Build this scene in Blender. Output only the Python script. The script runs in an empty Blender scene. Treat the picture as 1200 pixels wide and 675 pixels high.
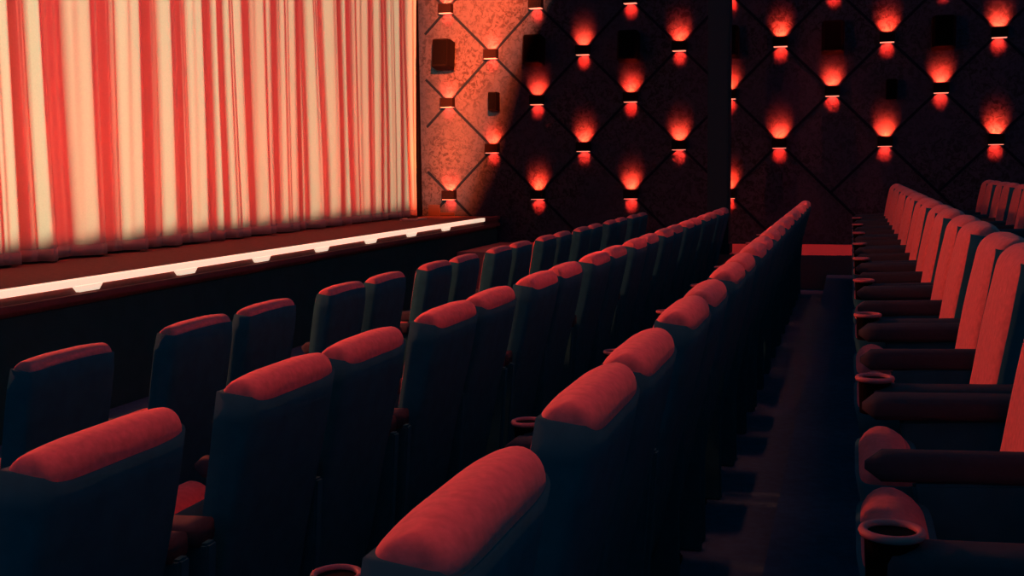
import bpy, math, random
from mathutils import Vector, Matrix
PI = math.pi
random.seed(7)
scene = bpy.context.scene
COL = scene.collection

# ------------------------------------------------------------------ camera
# world: +Y along the seat rows towards the side wall, -X towards the curtain
F = 1332.0
EYE = 1.53
cx, cy = 600.0, 337.5
yw = Vector((997 - cx, cy - 191, -F)).normalized()
xw = Vector((3900 + cx, -(cy - 254), F)).normalized()
xw = (xw - yw * xw.dot(yw)).normalized()
zw = xw.cross(yw)
M = Matrix((xw, yw, zw))            # rows: world axes in camera space -> camera-to-world
cam_d = bpy.data.cameras.new('camera')
cam_d.sensor_width = 36.0
cam_d.lens = F / 1200.0 * 36.0
cam_d.clip_start = 0.05
cam = bpy.data.objects.new('camera', cam_d)
COL.objects.link(cam)
cam.matrix_world = Matrix.Translation((0, 0, EYE)) @ M.to_4x4()
scene.camera = cam

def ray(px, py):
    return (M @ Vector((px - cx, cy - py, -F))).normalized()

def on_wall(px, py, W):             # where the sight line meets a plane y = W
    d = ray(px, py)
    k = W / d.y
    return Vector((d.x * k, W, EYE + d.z * k))

# ------------------------------------------------------------------ materials
def new_mat(name):
    m = bpy.data.materials.new(name)
    m.use_nodes = True
    nt = m.node_tree
    return m, nt, nt.nodes['Principled BSDF']

def mat(name, col, rough=0.7, metal=0.0, spec=0.3, noise=0.0, scale=40.0, bump=0.0, sheen=0.0, emit=None, estr=0.0):
    m, nt, b = new_mat(name)
    b.inputs['Roughness'].default_value = rough
    b.inputs['Metallic'].default_value = metal
    b.inputs['Specular IOR Level'].default_value = spec
    if sheen:
        b.inputs['Sheen Weight'].default_value = sheen
        b.inputs['Sheen Roughness'].default_value = 0.4
    tc = nt.nodes.new('ShaderNodeTexCoord')
    nz = nt.nodes.new('ShaderNodeTexNoise')
    nz.inputs['Scale'].default_value = scale
    nz.inputs['Detail'].default_value = 4
    nt.links.new(tc.outputs['Object'], nz.inputs['Vector'])
    rmp = nt.nodes.new('ShaderNodeValToRGB')
    a = tuple(max(0, c * (1 - noise)) for c in col)
    z = tuple(min(1, c * (1 + noise)) for c in col)
    rmp.color_ramp.elements[0].position = 0.3
    rmp.color_ramp.elements[0].color = (*a, 1)
    rmp.color_ramp.elements[1].position = 0.7
    rmp.color_ramp.elements[1].color = (*z, 1)
    nt.links.new(nz.outputs['Fac'], rmp.inputs['Fac'])
    nt.links.new(rmp.outputs['Color'], b.inputs['Base Color'])
    if bump:
        bp = nt.nodes.new('ShaderNodeBump')
        bp.inputs['Strength'].default_value = bump
        bp.inputs['Distance'].default_value = 0.01
        nt.links.new(nz.outputs['Fac'], bp.inputs['Height'])
        nt.links.new(bp.outputs['Normal'], b.inputs['Normal'])
    if emit:
        b.inputs['Emission Color'].default_value = (*emit, 1)
        b.inputs['Emission Strength'].default_value = estr
    return m

def crinkle_mat():
    m, nt, b = new_mat('crinkled_copper_red')
    b.inputs['Roughness'].default_value = 0.6
    b.inputs['Specular IOR Level'].default_value = 0.25
    N = nt.nodes.new
    tc = N('ShaderNodeTexCoord')
    n1 = N('ShaderNodeTexNoise'); n1.inputs['Scale'].default_value = 15; n1.inputs['Detail'].default_value = 7
    n1.inputs['Roughness'].default_value = 0.72; n1.inputs['Distortion'].default_value = 1.2
    n2 = N('ShaderNodeTexNoise'); n2.inputs['Scale'].default_value = 1.1; n2.inputs['Detail'].default_value = 2
    r1 = N('ShaderNodeValToRGB')
    e = r1.color_ramp.elements
    e[0].position = 0.43; e[0].color = (0.001, 0.006, 0.016, 1)
    e[1].position = 0.53; e[1].color = (0.024, 0.042, 0.074, 1)
    r2 = N('ShaderNodeValToRGB')
    e = r2.color_ramp.elements
    e[0].position = 0.42; e[0].color = (0.40, 0.40, 0.40, 1)
    e[1].position = 0.62; e[1].color = (1, 1, 1, 1)
    mx = N('ShaderNodeMix'); mx.data_type = 'RGBA'
    mx.inputs[6].default_value = (0.013, 0.034, 0.072, 1)
    for n in (n1, n2):
        nt.links.new(tc.outputs['Object'], n.inputs['Vector'])
    nt.links.new(n1.outputs['Fac'], r1.inputs['Fac'])
    nt.links.new(n2.outputs['Fac'], r2.inputs['Fac'])
    nt.links.new(r2.outputs['Color'], mx.inputs[0])
    nt.links.new(r1.outputs['Color'], mx.inputs[7])
    nt.links.new(mx.outputs[2], b.inputs['Base Color'])
    bp = N('ShaderNodeBump'); bp.inputs['Strength'].default_value = 0.5; bp.inputs['Distance'].default_value = 0.01
    nt.links.new(n1.outputs['Fac'], bp.inputs['Height'])
    nt.links.new(bp.outputs['Normal'], b.inputs['Normal'])
    return m

MAT = {
    'velvet': mat('seat_velvet', (0.74, 0.25, 0.25), rough=0.85, spec=0.15, noise=0.12, scale=60, bump=0.08, sheen=0.15),
    'arm': mat('shaded_arm_upholstery', (0.04, 0.065, 0.085), rough=0.75, spec=0.2, noise=0.08, scale=60, bump=0.05),  # seat upholstery darkened to stand in for shade on the arms
    'cushion': mat('shaded_cushion_velvet', (0.50, 0.17, 0.18), rough=0.85, spec=0.15, noise=0.12, scale=60, bump=0.08, sheen=0.1),  # seat velvet darkened to hold the shade low on the cushions
    'panel': mat('shade_toned_seat_shell', (0.016, 0.15, 0.20), rough=0.85, spec=0.06, noise=0.1, scale=20),  # shade of chair backs and sides put into this dark colour
    'ring': mat('cup_ring_plastic', (0.60, 0.22, 0.23), rough=0.5, spec=0.3),
    'black': mat('black_plastic', (0.0012, 0.0018, 0.0025), rough=0.6, spec=0.06),
    'chrome': mat('chrome', (0.7, 0.7, 0.72), rough=0.2, metal=1.0),
    'floor': mat('blue_carpet', (0.03, 0.13, 0.22), rough=0.95, spec=0.1, noise=0.15, scale=30, bump=0.1),
    'step': mat('red_carpet', (0.42, 0.16, 0.16), rough=0.95, spec=0.1, noise=0.1, scale=60),
    'stage': mat('stage_carpet', (0.20, 0.105, 0.085), rough=0.9, spec=0.15, noise=0.15, scale=25),
    'front': mat('stage_front_cloth', (0.03, 0.10, 0.10), rough=0.9, spec=0.1, noise=0.1, scale=8),
    'maroon': mat('maroon_board', (0.26, 0.09, 0.085), rough=0.7, spec=0.2, noise=0.1, scale=15),
    'strip': mat('edge_light_diffuser', (0.8, 0.7, 0.6), rough=0.5, emit=(1.0, 0.74, 0.54), estr=0.85),
    'curtain': mat('pale_satin', (0.76, 0.66, 0.57), rough=0.55, spec=0.3, noise=0.04, scale=90, sheen=0.1),
    'wall': crinkle_mat(),
    'lattice': mat('dark_lattice_strip', (0.0015, 0.010, 0.026), rough=0.7, spec=0.06),
    'sconce': mat('dark_sconce_metal', (0.004, 0.003, 0.004), rough=0.6, spec=0.06),
    'lens': mat('sconce_lens', (0.8, 0.5, 0.4), rough=0.4, emit=(1.0, 0.30, 0.20), estr=1.2),
    'pillar': mat('pillar_paint', (0.012, 0.05, 0.07), rough=0.8, spec=0.15),
    'pale': mat('pale_board', (0.75, 0.62, 0.5), rough=0.7),
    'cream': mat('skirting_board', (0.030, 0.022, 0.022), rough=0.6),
    'grille': mat('speaker_cloth', (0.0012, 0.0018, 0.0025), rough=0.9, spec=0.03, noise=0.3, scale=200),
}

# ------------------------------------------------------------------ mesh helpers
class MB:
    def __init__(self):
        self.v = []; self.f = []
    def add(self, vs, fs):
        k = len(self.v)
        self.v += [tuple(v) for v in vs]
        self.f += [tuple(i + k for i in f) for f in fs]
        return self
    def box(self, x0, x1, y0, y1, z0, z1):
        vs = [(x, y, z) for z in (z0, z1) for y in (y0, y1) for x in (x0, x1)]
        return self.add(vs, [(0, 2, 3, 1), (4, 5, 7, 6), (0, 1, 5, 4), (2, 6, 7, 3), (0, 4, 6, 2), (1, 3, 7, 5)])
    def loft(self, rings, cap=True):
        n = len(rings[0]); vs = [p for r in rings for p in r]; fs = []
        for i in range(len(rings) - 1):
            for j in range(n):
                a = i * n + j; b = i * n + (j + 1) % n
                fs.append((a, b, b + n, a + n))
        if cap == 'strip':
            o = (len(rings) - 1) * n; h = n // 2
            mir = lambda j: (h - 1 - j) % n
            for j in range(-(n // 4), n // 4 - 1):
                a, b = j % n, (j + 1) % n
                fs.append((o + a, o + b, o + mir(b), o + mir(a)))
            fs.append(tuple(range(n - 1, -1, -1)))
        elif cap:
            fs.append(tuple(range(n - 1, -1, -1)))
            fs.append(tuple(range((len(rings) - 1) * n, len(rings) * n)))
        return self.add(vs, fs)
    def prism(self, poly, axis, a, b):      # polygon in the two other axes, pushed along axis
        def P(p, t):
            q = list(p); q.insert(axis, t); return tuple(q)
        n = len(poly)
        vs = [P(p, a) for p in poly] + [P(p, b) for p in poly]
        fs = [(i, (i + 1) % n, (i + 1) % n + n, i + n) for i in range(n)]
        fs += [tuple(range(n - 1, -1, -1)), tuple(range(n, 2 * n))]
        return self.add(vs, fs)
    def torus(self, c, R, r, nu=28, nv=8):
        rings = []
        for i in range(nu):
            a = 2 * PI * i / nu
            rings.append([(c[0] + (R + r * math.cos(2 * PI * j / nv)) * math.cos(a),
                           c[1] + (R + r * math.cos(2 * PI * j / nv)) * math.sin(a),
                           c[2] + r * math.sin(2 * PI * j / nv)) for j in range(nv)])
        rings.append(rings[0])
        return self.loft(rings, cap=False)
    def cyl(self, c, R, z0, z1, n=24, R1=None):
        R1 = R if R1 is None else R1
        def ring(z, r): return [(c[0] + r * math.cos(2 * PI * j / n), c[1] + r * math.sin(2 * PI * j / n), z) for j in range(n)]
        return self.loft([ring(z0, R), ring(z1, R1)])
    def build(self, name, m, parent=None, smooth=False, bevel=0.0):
        me = bpy.data.meshes.new(name)
        me.from_pydata(self.v, [], self.f)
        me.update()
        import bmesh
        bm = bmesh.new(); bm.from_mesh(me)
        if bevel:
            bmesh.ops.remove_doubles(bm, verts=bm.verts, dist=1e-5)
            bmesh.ops.bevel(bm, geom=list(bm.edges), offset=bevel, segments=2, affect='EDGES', clamp_overlap=True)
        bmesh.ops.recalc_face_normals(bm, faces=bm.faces)
        bm.to_mesh(me); bm.free()
        if smooth:
            me.polygons.foreach_set('use_smooth', [True] * len(me.polygons))
        me.materials.append(MAT[m] if isinstance(m, str) else m)
        o = bpy.data.objects.new(name, me)
        COL.objects.link(o)
        if parent: o.parent = parent
        return o

def sup(n, hx, hy, p, xc, z, yc=0.0, zf=None):
    out = []
    for j in range(n):
        a = 2 * PI * (j + 0.5) / n
        c, s = math.cos(a), math.sin(a)
        x = math.copysign(abs(c) ** (2 / p), c) * hx
        y = math.copysign(abs(s) ** (2 / p), s) * hy
        out.append((xc + x, yc + y, z + (zf(x, y) if zf else 0.0)))
    return out

def empty(name, loc, label=None, cat=None, group=None):
    o = bpy.data.objects.new(name, None)
    o.empty_display_size = 0.1
    COL.objects.link(o); o.location = loc
    return tag(o, label, cat, group)

def tag(o, label=None, cat=None, group=None, kind=None):
    if label: o['label'] = label
    if cat: o['category'] = cat
    if group: o['group'] = group
    if kind: o['kind'] = kind
    return o

def copy_tree(o, parent=None):
    c = o.copy(); COL.objects.link(c)
    if parent: c.parent = parent
    for ch in list(o.children): copy_tree(ch, c)
    return c

ORD = ['zeroth', 'first', 'second', 'third', 'fourth', 'fifth', 'sixth', 'seventh', 'eighth', 'ninth', 'tenth',
       'eleventh', 'twelfth', 'thirteenth', 'fourteenth', 'fifteenth', 'sixteenth', 'seventeenth', 'eighteenth',
       'nineteenth', 'twentieth', 'twenty-first', 'twenty-second', 'twenty-third']

# ------------------------------------------------------------------ layout
WALL = 14.6
PLAT = 12.85                        # near edge of the raised side aisle
LIP = -4.51
STAGE_Z = EYE - 0.652
PLAT_Z = EYE - 1.0
CURT = -5.76
# rows: crest x, eye height above the crest
ROWS = {'Z': (-2.19, 0.510), 'A': (-1.33, 0.468), 'B': (-0.44, 0.380), 'C': (0.45, 0.212), 'D': (1.34, 0.185)}
TOP = 1.0
FLOORZ = {k: EYE - h - TOP for k, (x, h) in ROWS.items()}

# ------------------------------------------------------------------ room
m = MB()
# terraces, stepping up away from the stage
edges = [LIP - 0.02, -1.98, -1.12, -0.23, 0.64, 6.0]
for i, k in enumerate('ZABCD'):
    x0, x1 = edges[i], edges[i + 1]
    m.box(x0, x1, -15.5, PLAT, FLOORZ[k] - 0.6, FLOORZ[k])
fl = m.build('floor', 'floor'); tag(fl, kind='structure')
pl = MB().box(LIP + 0.0, 3.2, PLAT, WALL + 0.2, -0.6, PLAT_Z).build('floor_side_aisle', 'step')
tag(pl, kind='structure')
wl = MB().box(-6.6, 3.2, WALL, WALL + 0.2, -0.6, 6.4).build('wall_right', 'wall')
tag(wl, kind='structure')
wb = MB().box(-6.6, -6.31, 2.0, WALL + 0.2, -0.6, 6.4).build('wall_front', 'front')
tag(wb, kind='structure')
# corner trim where the curtain opening ends
tr = MB().box(-5.66, -5.612, WALL - 0.09, WALL - 0.001, STAGE_Z, 6.4).build('trim_1', 'black', bevel=0.006)
tag(tr, kind='structure')

# lamp grid on the side wall
def grid_px(k):                     # column k -> photo x
    return (525 + 44.84 * k) / (1 - 0.01152 * k)
X0 = on_wall(526, 120, WALL).x
X11 = on_wall(1166.5, 165, WALL).x
DX = (X11 - X0) / 11
def colx(k): return X0 + DX * k
zE = [on_wall(524.5, 12, WALL).z, on_wall(526, 120.5, WALL).z, on_wall(527.5, 229.5, WALL).z]
DZ = (zE[0] - zE[2]) / 4
Z1 = zE[1]
def tierz(i): return Z1 + DZ * (2 - i)     # tiers 0..4 from the top

# lattice strips from lamp to lamp
m = MB()
def strip(xa, za, xb, zb, w=0.032, t=0.012):
    d = Vector((xb - xa, zb - za)); L = d.length; d /= L
    n = Vector((-d.y, d.x)) * w / 2
    pts = [Vector((xa, za)) + n, Vector((xb, zb)) + n, Vector((xb, zb)) - n, Vector((xa, za)) - n]
    m.prism([(p.x, p.y) for p in pts], 1, WALL - t, WALL + 0.01)
for k in range(-1, 13):
    for i in range(-4, 6):
        if (k + i) % 2 == 0:
            xa, za = colx(k), tierz(i)
            for sgn in (-1, 1):
                xb, zb = colx(k + 1), tierz(i + sgn)
                if xa < -5.52:
                    f = (-5.52 - xa) / (xb - xa); xa2, za2 = -5.52, za + (zb - za) * f
                else: xa2, za2 = xa, za
                if zb < 0.60:
                    f = (0.60 - za2) / (zb - za2); xb2, zb2 = xa2 + (xb - xa2) * f, 0.60
                else: xb2, zb2 = xb, zb
                if za2 > 0.65 and xb2 - xa2 > 0.02: strip(xa2, za2, xb2, zb2)
la = m.build('trim_2', 'lattice'); tag(la, kind='structure')

# skirting with a stepped edge below the lattice, beside the curtain
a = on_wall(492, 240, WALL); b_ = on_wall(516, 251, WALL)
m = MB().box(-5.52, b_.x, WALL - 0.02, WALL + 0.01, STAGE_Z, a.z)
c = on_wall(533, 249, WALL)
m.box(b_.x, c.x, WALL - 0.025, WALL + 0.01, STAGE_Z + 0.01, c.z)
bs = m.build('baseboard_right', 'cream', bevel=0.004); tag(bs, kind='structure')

# pillar at the far end of the second row
pr = ray(829, 150); px0 = pr.x / pr.y * (PLAT + 0.02)
pr = ray(857, 150); px1 = pr.x / pr.y * (PLAT + 0.30)
pi_ = empty('pillar', (0, 0, 0), 'tall dark square pillar rising at the far end of the second seat row', 'pillar')
MB().box(px0, px1, PLAT + 0.02, PLAT + 0.30, PLAT_Z, 6.4).build('shaft', 'pillar', pi_, bevel=0.012)
MB().box(px0 - 0.02, px1 + 0.02, PLAT + 0.005, PLAT + 0.32, PLAT_Z, PLAT_Z + 0.12).build('plinth', 'pillar', pi_, bevel=0.008)

# ------------------------------------------------------------------ sconces
def make_sconce():
    root = empty('wall_sconce', (0, 0, 0))
    m = MB()
    m.box(-0.088, 0.088, -0.115, -0.110, -0.060, 0.060)      # face
    m.box(-0.088, -0.083, -0.110, 0.0, -0.060, 0.060)
    m.box(0.083, 0.088, -0.110, 0.0, -0.060, 0.060)
    m.box(-0.083, 0.083, -0.012, 0.0, -0.060, 0.060)
    m.box(-0.083, 0.083, -0.11, -0.012, -0.02, 0.02)
    m.build('housing', 'sconce', root)
    MB().box(-0.080, 0.080, -0.108, -0.014, 0.048, 0.056).build('lens', 'lens', root)
    MB().box(-0.080, 0.080, -0.108, -0.014, -0.066, -0.056).build('lens', 'lens', root)
    return root
def lamp_light(name, kind, color, energy, loc, direction, parent=None, **kw):
    l = bpy.data.lights.new(name, kind)
    l.color = color; l.energy = energy
    for k, v in kw.items(): setattr(l, k, v)
    o = bpy.data.objects.new(name, l)
    COL.objects.link(o)
    o.location = loc
    o.rotation_euler = Vector(direction).to_track_quat('-Z', 'Y').to_euler()
    if parent: o.parent = parent
    return o
sc0 = make_sconce()
UP_E, DN_E = 140.0, 36.0
lamp_light('up_light', 'SPOT', (1.0, 0.026, 0.007), UP_E, (0, -0.105, 0.062), (0, 0.85, 0.50), sc0, spot_size=math.radians(100), spot_blend=0.8, shadow_soft_size=0.012)
lamp_light('down_light', 'SPOT', (1.0, 0.018, 0.007), DN_E, (0, -0.095, -0.070), (0, 0.90, -0.42), sc0, spot_size=math.radians(80), spot_blend=0.5, shadow_soft_size=0.012)
TIER = ['top tier', 'second tier', 'middle tier', 'fourth tier', 'lowest tier']
first = True
for i in range(5):
    n = 0
    for k in range(12):
        if (k + i) % 2: continue
        if i == 4 and k > 6: continue
        n += 1
        s = sc0 if first else copy_tree(sc0)
        first = False
        s.location = (colx(k), WALL - 0.002, tierz(i))
        lab = f'red-glowing box wall sconce, {ORD[n]} from the curtain in the {TIER[i]}'
        tag(s, lab, 'wall lamp', 'wall sconces on the diamond lattice')

# ------------------------------------------------------------------ wall speakers
def make_speaker(name, w, h, d):
    root = empty(name, (0, 0, 0))
    m = MB().prism([(-w / 2, 0), (w / 2, 0), (w / 2, -d * 0.75), (w * 0.38, -d), (-w * 0.38, -d), (-w / 2, -d * 0.75)], 2, -h / 2, h / 2)
    m.build('cabinet', 'black', root, bevel=0.006)
    MB().box(-w * 0.36, w * 0.36, -d - 0.006, -d + 0.004, -h * 0.44, h * 0.44).build('grille', 'grille', root, bevel=0.003)
    m = MB().box(-0.02, 0.02, -0.02, 0.09, -h * 0.3, h * 0.3)
    m.build('bracket', 'black', root)
    return root
sp0 = make_speaker('wall_speaker', 0.26, 0.36, 0.24)
for n, k in enumerate([0, 2, 4, 6, 8, 10]):
    s = sp0 if n == 0 else copy_tree(sp0)
    x = colx(k); z = tierz(1) - 0.01
    s.location = (x, WALL - 0.09, z)
    s.rotation_euler = (math.radians(-8), 0, 0)
    tag(s, f'black wall loudspeaker, {ORD[n + 1]} from the curtain between top and middle sconces', 'speaker', 'black loudspeakers on the side wall')
ss0 = make_speaker('surround_speaker', 0.13, 0.24, 0.15)
for n, (k, lab) in enumerate([(1, 'small black speaker low on the lit wall panel near the curtain'),
                              (9, 'small black speaker with tiny glints high on the dark right side wall')]):
    s = ss0 if n == 0 else copy_tree(ss0)
    s.location = (colx(k) + 0.06, WALL - 0.09, tierz(2) - 0.01)
    tag(s, lab, 'speaker')

# ------------------------------------------------------------------ stage
st = empty('stage', (0, 0, 0), 'low carpeted stage with maroon edge board in front of the curtain', 'stage')
MB().box(-6.3, LIP - 0.05, 2.0, WALL - 0.002, 0.0, STAGE_Z).build('deck', 'stage', st)
MB().box(LIP - 0.05, LIP - 0.03, 2.0, WALL - 0.002, 0.0, STAGE_Z - 0.16).build('front_panel', 'front', st)
MB().box(LIP - 0.05, LIP + 0.012, 2.0, WALL - 0.002, STAGE_Z - 0.125, STAGE_Z - 0.085).build('edge_board', 'maroon', st, bevel=0.003)
MB().box(LIP - 0.05, LIP - 0.012, 2.0, WALL - 0.002, STAGE_Z - 0.09, STAGE_Z - 0.04).build('recess_board', 'maroon', st)
MB().box(LIP - 0.05, LIP + 0.012, 13.95, WALL - 0.002, STAGE_Z - 0.035, STAGE_Z + 0.006).build('end_board', 'maroon', st, bevel=0.003)
ls = MB().box(LIP - 0.045, LIP + 0.012, 4.0, 13.93, STAGE_Z - 0.036, STAGE_Z + 0.008).build('light_strip', 'strip', st, bevel=0.003)
ls['label'] = 'glowing cream light strip'
for j in range(-2, 7):
    y = 5.953 + 1.087 * j
    MB().prism([(y - 0.135, STAGE_Z - 0.034), (y + 0.135, STAGE_Z - 0.034), (y + 0.095, STAGE_Z - 0.072), (y - 0.095, STAGE_Z - 0.072)], 0, LIP - 0.02, LIP + 0.014).build('tab', 'strip', ls)
# low floor uplight by the far end of the curtain, washing the wall beside it
UL = Vector((-5.34, 13.55, STAGE_Z))
ul = empty('floor_uplight', UL, 'low pale floor light on the stage at the curtain\'s far end', 'floor light')
MB().box(-0.12, 0.12, -0.16, 0.20, 0.0, 0.022).build('base', 'pale', ul, bevel=0.004)
MB().box(-0.06, 0.06, -0.05, 0.02, 0.022, 0.034).build('bulb_holder', 'black', ul, bevel=0.003)
ub = Vector((0, 0, 0.055))
lamp_light('uplight_bulb', 'SPOT', (1.0, 0.10, 0.016), 170, ub, on_wall(517, 160, WALL) - UL - ub, ul, spot_size=math.radians(42), spot_blend=0.8, shadow_soft_size=0.012)

# ------------------------------------------------------------------ curtain
hem = [6.71, 7.12, 7.79, 8.255, 8.79, 9.18, 9.49, 9.95, 10.46, 10.97, 11.22, 11.6, 11.95, 12.3, 12.9, 13.2, 13.46, 13.8, 14.12, 14.42, 14.8]
rnd = random.Random(3)
e = 6.71
pre = []
while e > 3.9:
    e -= rnd.uniform(0.33, 0.6); pre.insert(0, e)
E = pre + hem
slant = [rnd.uniform(-0.012, 0.03) for _ in E]
amp = [rnd.uniform(0.15, 0.20) for _ in E]
rip = [(rnd.uniform(0.024, 0.042), rnd.choice((2, 2, 3)), rnd.uniform(0, 6.28), rnd.uniform(0.009, 0.016), rnd.randint(4, 7), rnd.uniform(0, 6.28)) for _ in E]
peakp = [rnd.uniform(0.80, 0.88) for _ in E]
def sstep(t):
    t = max(0.0, min(1.0, t)); return t * t * (3 - 2 * t)
def fold(s, z):
    h = z - 1.0
    ed = [E[j] + slant[j] * h + 0.012 * math.sin(1.3 * z + j) for j in range(len(E))]
    j = 0
    while j < len(ed) - 2 and s > ed[j + 1]: j += 1
    w = ed[j + 1] - ed[j]
    u = (s - ed[j]) / w
    p = peakp[j]
    A = amp[j] * min(1.0, w / 0.38)
    A0 = amp[j - 1] * min(1.0, (ed[j] - ed[j - 1]) / 0.38) if j else A
    if u < p: d = A * sstep(u / p) ** 0.9
    else: d = A * (1 - sstep((u - p) / (1 - p)))
    r = rip[j]
    env = math.sin(PI * max(0, min(1, u))) ** 0.7 if 0 < u < 1 else 0
    d += env * (r[0] * math.sin(2 * PI * r[1] * u + r[2] + 0.25 * z) + r[3] * (0.6 + 0.25 * h) * math.sin(2 * PI * r[4] * u + r[5]))
    return d
S0, S1, NS = 4.0, 14.48, 1350
ZB, ZT, NZ = STAGE_Z + 0.022, 6.3, 22
zs = [ZB + (ZT - ZB) * (i / (NZ - 1)) ** 1.2 for i in range(NZ)]
vs = []; fs = []
for z in zs:
    for i in range(NS):
        s = S0 + (S1 - S0) * i / (NS - 1)
        sag = 0.018 * math.sin(s * 5.1) * max(0, 1 - (z - ZB) / 0.3) * 0.5 if z == ZB else 0
        vs.append((CURT + fold(s, z), s, z + sag))
for r in range(NZ - 1):
    for i in range(NS - 1):
        a = r * NS + i
        fs.append((a, a + 1, a + 1 + NS, a + NS))
cu = empty('stage_curtain', (CURT, 9.5, STAGE_Z), 'tall pleated pale curtain lit red and cream hanging across the stage', 'curtain')
cm = MB().add([(v[0] - CURT, v[1] - 9.5, v[2] - STAGE_Z) for v in vs], fs).build('drape', 'curtain', cu, smooth=True)
so = cm.modifiers.new('thickness', 'SOLIDIFY'); so.thickness = 0.004; so.offset = -1
# darker band along the foot of the drape, standing in for hem shade
hv = []; hf = []
for z in (ZB, ZB + 0.085):
    for i in range(NS):
        s = S0 + (S1 - S0) * i / (NS - 1)
        hv.append((0.002 + fold(s, ZB), s - 9.5, z - STAGE_Z - 0.004))
for i in range(NS - 1): hf.append((i, i + 1, i + 1 + NS, i + NS))
MAT['hem'] = mat('hem_shade_band', (0.5, 0.40, 0.35), rough=0.8)
hm = MB().add(hv, hf).build('hem', 'hem', cu, smooth=True)
so = hm.modifiers.new('thickness', 'SOLIDIFY'); so.thickness = 0.003; so.offset = -1
MB().box(-0.15, -0.11, -5.1, 5.15, ZT - STAGE_Z - 0.03, ZT - STAGE_Z + 0.03).build('track', 'black', cu)

# ------------------------------------------------------------------ seats
HY = 0.21
REC = 0.20
def crest(x, y): return -0.009 * (abs(y) / HY) ** 2.2
def back_mb():
    R = []
    prof = []
    for i in range(11):
        t = i / 10; z = 0.34 + (0.94 - 0.34) * t
        hx = 0.046 + 0.014 * sstep((t - 0.25) / 0.6)
        hy = HY + 0.008 * (1 - t)
        prof.append((z, hx, hy))
    for i in range(1, 9):
        a = PI / 2 * i / 8.0 * 0.985
        prof.append((0.94 + 0.060 * math.sin(a), 0.060 * max(0.02, math.cos(a)) ** 0.9, HY - 0.016 * (1 - math.cos(a)) ** 1.4))
    for z, hx, hy in prof:
        w = sstep((z - 0.6) / 0.4)
        R.append(sup(52, hx, hy, 6.0, -(TOP - z) * REC, z, zf=lambda x, y, w=w: crest(x, y) * w))
    return MB().loft(R, cap='strip')
def panel_mb(top=0.936):
    # dark shell over rear and sides, putting the backrest's shade into colour
    R = []
    n = 40
    for i in range(14):
        t = i / 13; z = 0.22 + (top - 0.22) * t
        tt = min(1.0, max(0.0, (z - 0.34) / (0.94 - 0.34)))
        hx = 0.046 + 0.014 * sstep((tt - 0.25) / 0.6) + 0.006
        if z > 0.94: hx = 0.060 * math.sqrt(1 - ((z - 0.94) / 0.06) ** 2) + 0.005
        hy = HY + 0.008 * (1 - tt) + 0.0055
        if z < 0.34: hy -= (0.34 - z) * 0.4
        xc = -(TOP - z) * REC
        w = sstep((z - 0.6) / 0.4)
        ring = []
        for k in range(n):
            a = -PI / 2 + PI * k / (n - 1)
            x = abs(math.cos(a)) ** (2 / 6.0) * hx
            y = math.copysign(abs(math.sin(a)) ** (2 / 6.0), math.sin(a)) * hy
            up = 0.030 * sstep((z - 0.80) / 0.136) * (abs(y) / hy) ** 8 if top < 0.95 else 0.0
            fit = math.sqrt(max(0.3, 1 - (max(0.0, z + up - 0.94) / 0.06) ** 2)) if up else 1.0
            ring.append((xc + up * REC + x * fit, y, z + up + crest(x, y) * w))
        xf = xc - 0.62 * hx
        ue = 0.030 * sstep((z - 0.80) / 0.136) if top < 0.95 else 0.0
        ring.append((xf, hy, z + ue)); ring.append((xf, hy - 0.012, z + ue))
        ring.append((xf, -hy + 0.012, z + ue)); ring.append((xf, -hy, z + ue))
        R.append(ring)
    return MB().loft(R)
def cushion_mb():
    R = []
    prof = [(0.36, 0.02, 0.15), (0.365, 0.045, 0.185)]
    for i in range(5):
        prof.append((0.38 + 0.19 * i / 4, 0.060, 0.198))
    for i in range(1, 7):
        a = PI / 2 * i / 6.0 * 0.98
        prof.append((0.57 + 0.06 * math.sin(a), 0.060 * max(0.03, math.cos(a)), 0.198 - 0.03 * (1 - math.cos(a))))
    for z, hx, hy in prof:
        R.append(sup(36, hx, hy, 6.0, -0.330 - (z - 0.40) * 0.20, z))
    return MB().loft(R)
def pan_mb():  # dark cover putting shade on the sides of the cushion
    R = []
    for z, hx, hy in [(0.345, 0.03, 0.16), (0.36, 0.055, 0.19)] + [(0.38 + 0.215 * i / 4, 0.064, 0.203) for i in range(5)]:
        R.append(sup(36, hx, hy, 6.0, -0.328 - (z - 0.40) * 0.20, z))
    return MB().loft(R)
def arm_mb(y, w):
    R = []
    for i in range(13):
        t = i / 12
        x = -0.415 + 0.365 * t
        zt = 0.69 - 0.012 * (1 - t)
        k = min(1.0, math.sqrt(max(0.0, 1 - (1 - min(1, t / 0.12)) ** 2)) + 0.25)
        hz = 0.030 * k; hw = w / 2 * k
        ring = []
        for j in range(16):
            a = 2 * PI * (j + .5) / 16
            c, s = math.cos(a), math.sin(a)
            ring.append((x, y + math.copysign(abs(c) ** .6, c) * hw, zt - 0.030 + math.copysign(abs(s) ** .6, s) * hz))
        R.append(ring)
    return MB().loft(R)
def side_mb(y):
    return MB().prism([(-0.31, 0.0), (-0.05, 0.0), (-0.055, 0.30), (-0.03, 0.64), (-0.33, 0.62), (-0.29, 0.34)], 1, y - 0.020, y + 0.020)
def ring_parts(y, root_arm):
    c = (-0.385, y, 0.694)
    r = MB().torus(c, 0.040, 0.0065).build('cup_holder', 'ring', root_arm, smooth=True)
    return r
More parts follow.
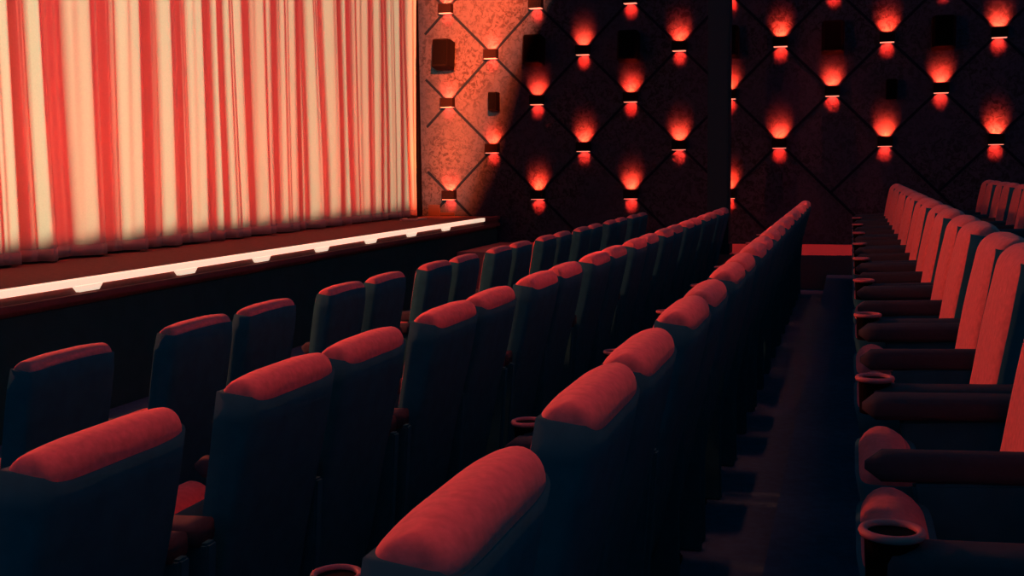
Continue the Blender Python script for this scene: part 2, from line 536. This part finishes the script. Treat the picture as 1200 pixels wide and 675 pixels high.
def make_seat(kind, shell_top=0.936):
    root = empty('cinema_chair', (0, 0, 0))
    back_mb().build('backrest', 'velvet', root, smooth=True)
    panel_mb(shell_top).build('shaded_back_panel', 'panel', root, smooth=True)
    cs = cushion_mb().build('seat_cushion', 'cushion', root, smooth=True)
    pan_mb().build('shaded_cushion_pan', 'panel', cs, smooth=True)
    if kind == 'near':
        ya = -HY - 0.085
        a = arm_mb(ya, 0.085).build('armrest', 'arm', root, smooth=True)
        ring_parts(ya, a)
        cup = MB().cyl((-0.385, ya), 0.034, 0.61, 0.692, R1=0.038).build('cup', 'black', a, smooth=False)
        side_mb(ya).build('side_panel', 'panel', root, bevel=0.006)
    else:
        for ya, w in ((-HY - 0.04, 0.044), (HY + 0.085, 0.085)):
            arm_mb(ya, w).build('armrest', 'arm', root, smooth=True)
            side_mb(ya).build('side_panel', 'panel', root, bevel=0.006)
    m = MB().box(-0.30, -0.10, -0.17, 0.17, 0.0, 0.03).box(-0.24, -0.16, -0.15, 0.15, 0.03, 0.36)
    m.build('pedestal', 'black', root, bevel=0.006)
    return root
PROTO = {('near', False): make_seat('near'), ('far', False): make_seat('far'),
         ('near', True): make_seat('near', 0.972), ('far', True): make_seat('far', 0.972)}  # front row shell rises higher, leaving only a thin lit rim
used = {k: False for k in PROTO}
def place(kind, row, s_mid, label, group):
    key = (kind, row == 'Z')
    o = PROTO[key] if not used[key] else copy_tree(PROTO[key])
    used[key] = True
    x, h = ROWS[row]
    if row == 'Z':                      # the front row has slimmer, narrower backs
        o.scale = (0.86, 0.88, 1.0)
        s_mid += 0.02
    else:
        o.scale = (1.0, 1.0, 1.0)
    o.location = (x, s_mid, FLOORZ[row])
    tag(o, label, 'chair', group)
ROWLAB = {'Z': 'row nearest the stage', 'A': 'second row from the stage', 'B': 'third row from the stage',
          'C': 'row facing the aisle at right', 'D': 'rearmost row at far right'}
GRP = {k: 'cinema chairs in the ' + v for k, v in ROWLAB.items()}
def row(rk, first_end, npairs, skip_first=False):
    n = 0
    for j in range(npairs):
        end = first_end + 1.2 * j
        for kind, mid in (('near', end - 0.71), ('far', end - 0.21)):
            if j == 0 and kind == 'near' and skip_first: continue
            n += 1
            place(kind, rk, mid, f'{"red-fronted" if rk in "CD" else "red-topped shade-darkened"} cinema chair, {ORD[n]} from the near end of the {ROWLAB[rk]}', GRP[rk])
row('Z', 2.965, 9, True)
row('A', 1.99, 10, True)
row('B', 1.51, 10, True)
row('C', 2.65, 9)
row('D', 10.1, 3)

# ------------------------------------------------------------------ light
w = bpy.data.worlds.new('blue_ambient_fill'); scene.world = w  # faint blue ambient added to lift the dark areas
w.use_nodes = True
bg = w.node_tree.nodes['Background']
bg.inputs['Color'].default_value = (0.03, 0.50, 0.90, 1)
bg.inputs['Strength'].default_value = 0.085

# unseen spotlights added to light curtain and wall, masked by added plates
def added_spot(KP, tgt, look, color, energy, label, D0=0.6, size=50, soft=0.002):
    ps = empty('added_spotlight', KP, label, 'spotlight')
    axis = (look - KP).normalized()
    def plate_pt(t):
        d = (t - KP)
        return d / d.dot(axis) * D0
    cor = [plate_pt(t) for t in tgt]
    inner = []
    for i, p in enumerate(cor):
        q = cor[(i + 1) % len(cor)]
        inner += [p.lerp(q, k / 10) for k in range(10)]
    n = len(inner)
    ic = sum(inner, Vector()) / n
    rad = max((p - ic).length for p in inner) + 0.6
    outer = [ic + (p - ic).normalized() * rad for p in inner]
    vs = inner + outer + [p + axis * 0.004 for p in inner] + [p + axis * 0.004 for p in outer]
    fs = []
    for i in range(n):
        j = (i + 1) % n
        fs += [(i, j, n + j, n + i), (2 * n + i, 3 * n + i, 3 * n + j, 2 * n + j), (i, 2 * n + i, 2 * n + j, j), (n + i, n + j, 3 * n + j, 3 * n + i)]
    MB().add(vs, fs).build('added_light_mask', 'black', ps)  # unseen plate added to trim the beam
    lamp_light('added_spot_bulb', 'SPOT', color, energy, (0, 0, 0), axis, ps, spot_size=math.radians(size), spot_blend=0.1, shadow_soft_size=soft)
for KX, KE, where in ((-1.0, 3500, 'leftmost'), (-0.2, 3600, 'second'), (0.6, 3500, 'third'), (1.4, 3400, 'fourth'), (2.2, 3300, 'fifth')):
    added_spot(Vector((KX, -14.0, 4.2)),
                 [Vector((-5.6, 3.9, 1.05)), Vector((-5.6, 14.5, 1.03)), Vector((-5.0, WALL, 0.97)), Vector((-4.4, WALL, 2.6)),
                  Vector((-3.4, WALL, 4.4)), Vector((-5.6, 14.0, 4.5)), Vector((-5.6, 3.9, 2.9))],
                 Vector((-5.3, 10.5, 3.0)), (0.58, 0.86, 0.52), KE,
                 f'unseen spotlight added to throw cream light on the curtain, {where} of five at the back')
added_spot(Vector((-0.6, 3.0, 5.4)),
             [on_wall(507, 252, WALL), on_wall(530, 246, WALL), on_wall(556, 190, WALL), on_wall(572, 130, WALL), on_wall(592, 60, WALL), on_wall(640, -60, WALL), on_wall(507, -60, WALL)],
             on_wall(540, 90, WALL), (1.0, 0.066, 0.010), 190000,
             'unseen spotlight added to throw orange light on the wall beside the curtain', D0=0.4, size=30, soft=0.012)
added_spot(Vector((5.0, 6.0, 6.2)),
             [Vector((-5.6, 3.9, 1.04)), Vector((-5.6, WALL, 1.02)), Vector((-4.6, WALL, 1.6)), Vector((-4.2, WALL, 4.5)), Vector((-5.6, 3.9, 2.9))],
             Vector((-5.6, 9.2, 3.4)), (1.0, 0.042, 0.018), 2050,
             'unseen spotlight added to throw red light on the curtain from the right', D0=0.4, size=72)

# red footlights along the lip, aimed up at the drape
lamp_light('footlight', 'AREA', (1.0, 0.03, 0.010), 36, (LIP + 0.25, 8.5, STAGE_Z - 0.02), (-1, 0, 1.0), None, shape='RECTANGLE', size=9.6, size_y=0.03, spread=math.radians(110))
# unseen red light added above the stage to redden the curtain
lamp_light('border_fill_light', 'AREA', (1.0, 0.06, 0.035), 45, (-4.0, 8.6, 6.2), (-1.2, 0, -2.4), None, shape='RECTANGLE', size=10.0, size_y=0.2, spread=math.radians(100))
# unseen red light added over the stage edge to brighten the rows
lamp_light('row_fill_light', 'AREA', (1.0, 0.085, 0.05), 4, (-4.6, 5.6, 4.6), (3.3, 0, -3.5), None, shape='RECTANGLE', size=11.0, size_y=0.3, spread=math.radians(45))
# narrow unseen red strips added to light second and third row tops
for sx, se in ((-1.35, 5.0), (-0.46, 4.6)):
    lamp_light('row_top_fill', 'AREA', (1.0, 0.09, 0.05), se, (sx, 6.2, 5.6), (0, 0, -1), None, shape='RECTANGLE', size=0.10, size_y=12.0, spread=math.radians(9))
# unseen red spot added beside the stage to rake the row tops
lamp_light('side_fill_spot', 'SPOT', (1.0, 0.13, 0.06), 430, (-4.7, 4.2, 2.6), (4.7, 1.6, -1.3), None, spot_size=math.radians(130), spot_blend=0.4, shadow_soft_size=0.12)
# unseen red spot added to brighten the side aisle step
lamp_light('aisle_fill_spot', 'SPOT', (1.0, 0.06, 0.05), 500, (-0.4, 13.9, 5.6), (0, 0, -1), None, spot_size=math.radians(34), spot_blend=0.5, shadow_soft_size=0.05)

scene.view_settings.view_transform = 'Standard'
scene.view_settings.look = 'None'
scene.view_settings.exposure = 0.0
scene.view_settings.gamma = 1.0
scene.view_settings.use_curve_mapping = False
scene.cycles.use_denoising = True
scene.cycles.max_bounces = 6
